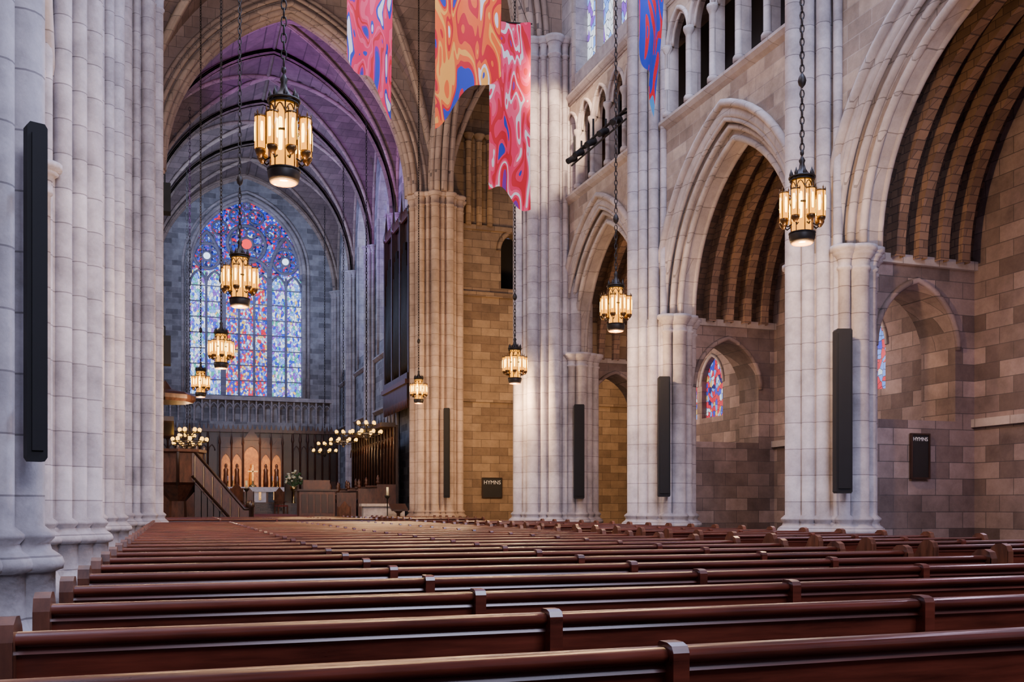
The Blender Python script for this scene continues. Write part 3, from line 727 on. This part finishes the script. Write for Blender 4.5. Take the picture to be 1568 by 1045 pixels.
for yy in (py-.75,py+.25):
    p.extr([(px+.5,3.4),(px+.5,2.3),(2.35,.25),(2.7,.25),(2.7,1.15),(2.5,1.15)],'y',yy,yy+.08,'mwood')
    p.tube([(px+.5,yy+.04,3.45),(2.5,yy+.04,1.2),(2.75,yy+.04,1.2)],.07,6,'dwood')
    p.tube([(px+.5,yy-.01,2.45),(2.4,yy-.01,.35)],.05,6,'dwood')
    for k in range(6):
        t=k/5; X=px+.6+t*(2.3-px-.6); Z=2.2-t*1.95; p.tube([(X,yy-.01,Z),(X,yy-.01,Z+1.0)],.03,5,'dwood')
    p.lathe(2.75,yy+.04,[(.1,0),(.1,1.25),(.14,1.3),(.1,1.45),(0,1.55)],8,'dwood')
for k in range(9): p.box(px+.6+k*.22,px+.85+k*.22,py-.7,py+.25,.0,2.2-k*.22,'dwood')
p.build()
p=B('stone_parapet',['pier','arch'])
p.box(7.6,9.4,41.6,42.0,0,1.3,'pier'); p.box(7.5,9.4,41.5,42.1,1.3,1.42,'arch')
p.build()
p=B('organ_console',['mwood','dwood','white'])
p.box(5.3,6.9,44.9,45.8,.85,2.0,'mwood'); p.box(5.2,7.0,44.8,45.9,2.0,2.08,'dwood'); p.extr([(5.5,2.08),(6.7,2.08),(6.7,2.5),(5.5,2.5)],'y',45.1,45.2,'mwood')
for k in range(5): p.box(5.4+k*.3,5.62+k*.3,44.87,44.9,1.0,1.85,'dwood')
p.build()
def stand(x,y,z,h,name='candle_stand'):
    b=B(name,['iron','brass','petal'])
    b.lathe(x,y,[(.2,z),(.16,z+.06),(.03,z+.12),(.025,z+h*.5),(.05,z+h*.52),(.025,z+h*.55),(.025,z+h-.1),(.12,z+h),(.13,z+h+.06)],8,'iron')
    b.lathe(x,y,[(.05,z+h+.06),(.05,z+h+.4)],8,'petal'); b.build()
stand(8.35,40.2,0,1.7); stand(3.0,45.0,.85,1.2)
def chair(x,y,z,rot):
    b=B('clergy_chair',['mwood','red'])
    for sx in (-.28,.28):
        for sy in (-.25,.25): b.box(sx-.03,sx+.03,sy-.03,sy+.03,0,.45 if sy<0 else 1.3,'mwood')
        b.box(sx-.03,sx+.03,-.28,.28,.68,.72,'mwood')
    b.box(-.3,.3,-.28,.28,.42,.5,'red'); b.box(-.28,.28,.22,.27,.55,1.2,'mwood'); b.extr([(-.3,1.2),(.3,1.2),(0,1.55)],'y',.22,.28,'mwood')
    o=b.build(); o.location=(x,y,z); o.rotation_euler=(0,0,rot)
chair(5.8,57.9,.87,.3); chair(2.6,46.8,.85,-.4); chair(7.0,42.4,.0,.2); chair(4.0,57.9,.87,0)
def lectern(x,y,z):
    b=B('lectern',['mwood','dwood'])
    b.lathe(x,y,[(.3,z),(.25,z+.1),(.08,z+.2),(.08,z+1.0),(.2,z+1.1)],8,'mwood'); b.extr([(y-.3,z+1.1),(y+.3,z+1.35),(y+.3,z+1.42),(y-.3,z+1.17)],'x',x-.35,x+.35,'dwood'); b.build()
lectern(8.9,40.6,0)

# ------------------------------------------------------------------ lights
def area(name,loc,target,sx,sy,en,col):
    ld=bpy.data.lights.new(name,'AREA'); ld.shape='RECTANGLE'; ld.size=sx; ld.size_y=sy; ld.energy=en; ld.color=col
    o=bpy.data.objects.new(name,ld); o.location=loc; d=Vector(target)-Vector(loc); o.rotation_euler=d.to_track_quat('-Z','Y').to_euler(); scene.collection.objects.link(o)
def point(name,loc,en,col,r=.3):
    ld=bpy.data.lights.new(name,'POINT'); ld.energy=en; ld.color=col; ld.shadow_soft_size=r
    o=bpy.data.objects.new(name,ld); o.location=loc; scene.collection.objects.link(o)
def spot(name,loc,target,en,col,ang=60,r=.2):
    ld=bpy.data.lights.new(name,'SPOT'); ld.energy=en; ld.color=col; ld.spot_size=math.radians(ang); ld.spot_blend=.6; ld.shadow_soft_size=r
    o=bpy.data.objects.new(name,ld); o.location=loc; d=Vector(target)-Vector(loc); o.rotation_euler=d.to_track_quat('-Z','Y').to_euler(); scene.collection.objects.link(o)
area('west_end_fill',(4.6,-4.0,12),(6.5,22,5),6,6,2500,(.70,.73,1))  # added fill behind the camera at the open west end, no window there
area('daylight_clerestory_left',(-.4,17,18.5),(11,19,6),14,3,1900,(.85,.82,1))
area('daylight_clerestory_right',(9.6,12,16.5),(-2,12,5),14,3,4000,(.52,.62,1))
area('daylight_transept_left',(-9,35,12),(10.9,44,8),8,8,1500,(1,.85,.72))
area('chancel_daylight',(-1.0,54,17),(10.8,63,11),8,4,1900,(.46,.60,1))
spot('chancel_purple_uplight',(-.5,43.7,13),(9.5,50,21.5),6500,(.50,.16,1),80)
spot('chancel_blue_uplight',(-1.0,57,13),(7,64,20),2600,(.5,.62,1),90)
spot('crossing_warm_uplight',(-.2,38.6,10),(9.5,40.5,19),2000,(1,.60,.38),75)
point('transept_warm_lamp',(14.0,35.5,6.5),1700,(1,.60,.28),.5)
spot('crossing_pier_warm_spot',(9.6,20.5,14),(10.6,42,6.5),9500,(1,.68,.46),32)
spot('triptych_lamp',(4.8,60.5,8.0),(4.8,67.3,3.7),2300,(1,.52,.18),34)
point('aisle_lamp_1',(12.7,17.8,4.6),60,(1,.68,.66),.3)
point('aisle_lamp_2',(12.7,24.2,4.6),65,(1,.70,.60),.3)
point('aisle_lamp_3',(12.7,11.3,3.4),70,(.92,.66,.92),.3)
wd=bpy.data.worlds.new('World'); scene.world=wd; wd.use_nodes=True
wd.node_tree.nodes['Background'].inputs[0].default_value=(.58,.60,.95,1); wd.node_tree.nodes['Background'].inputs[1].default_value=.20
# ------------------------------------------------------------------ camera
cam=bpy.data.cameras.new('camera'); co=bpy.data.objects.new('camera',cam); scene.collection.objects.link(co)
co.location=(0,0,1.3); co.rotation_euler=(math.pi/2,0,-math.radians(18.98)); cam.lens=34.44; cam.sensor_width=36; cam.shift_y=.1617
cam.clip_end=300; cam.clip_start=.05
scene.camera=co
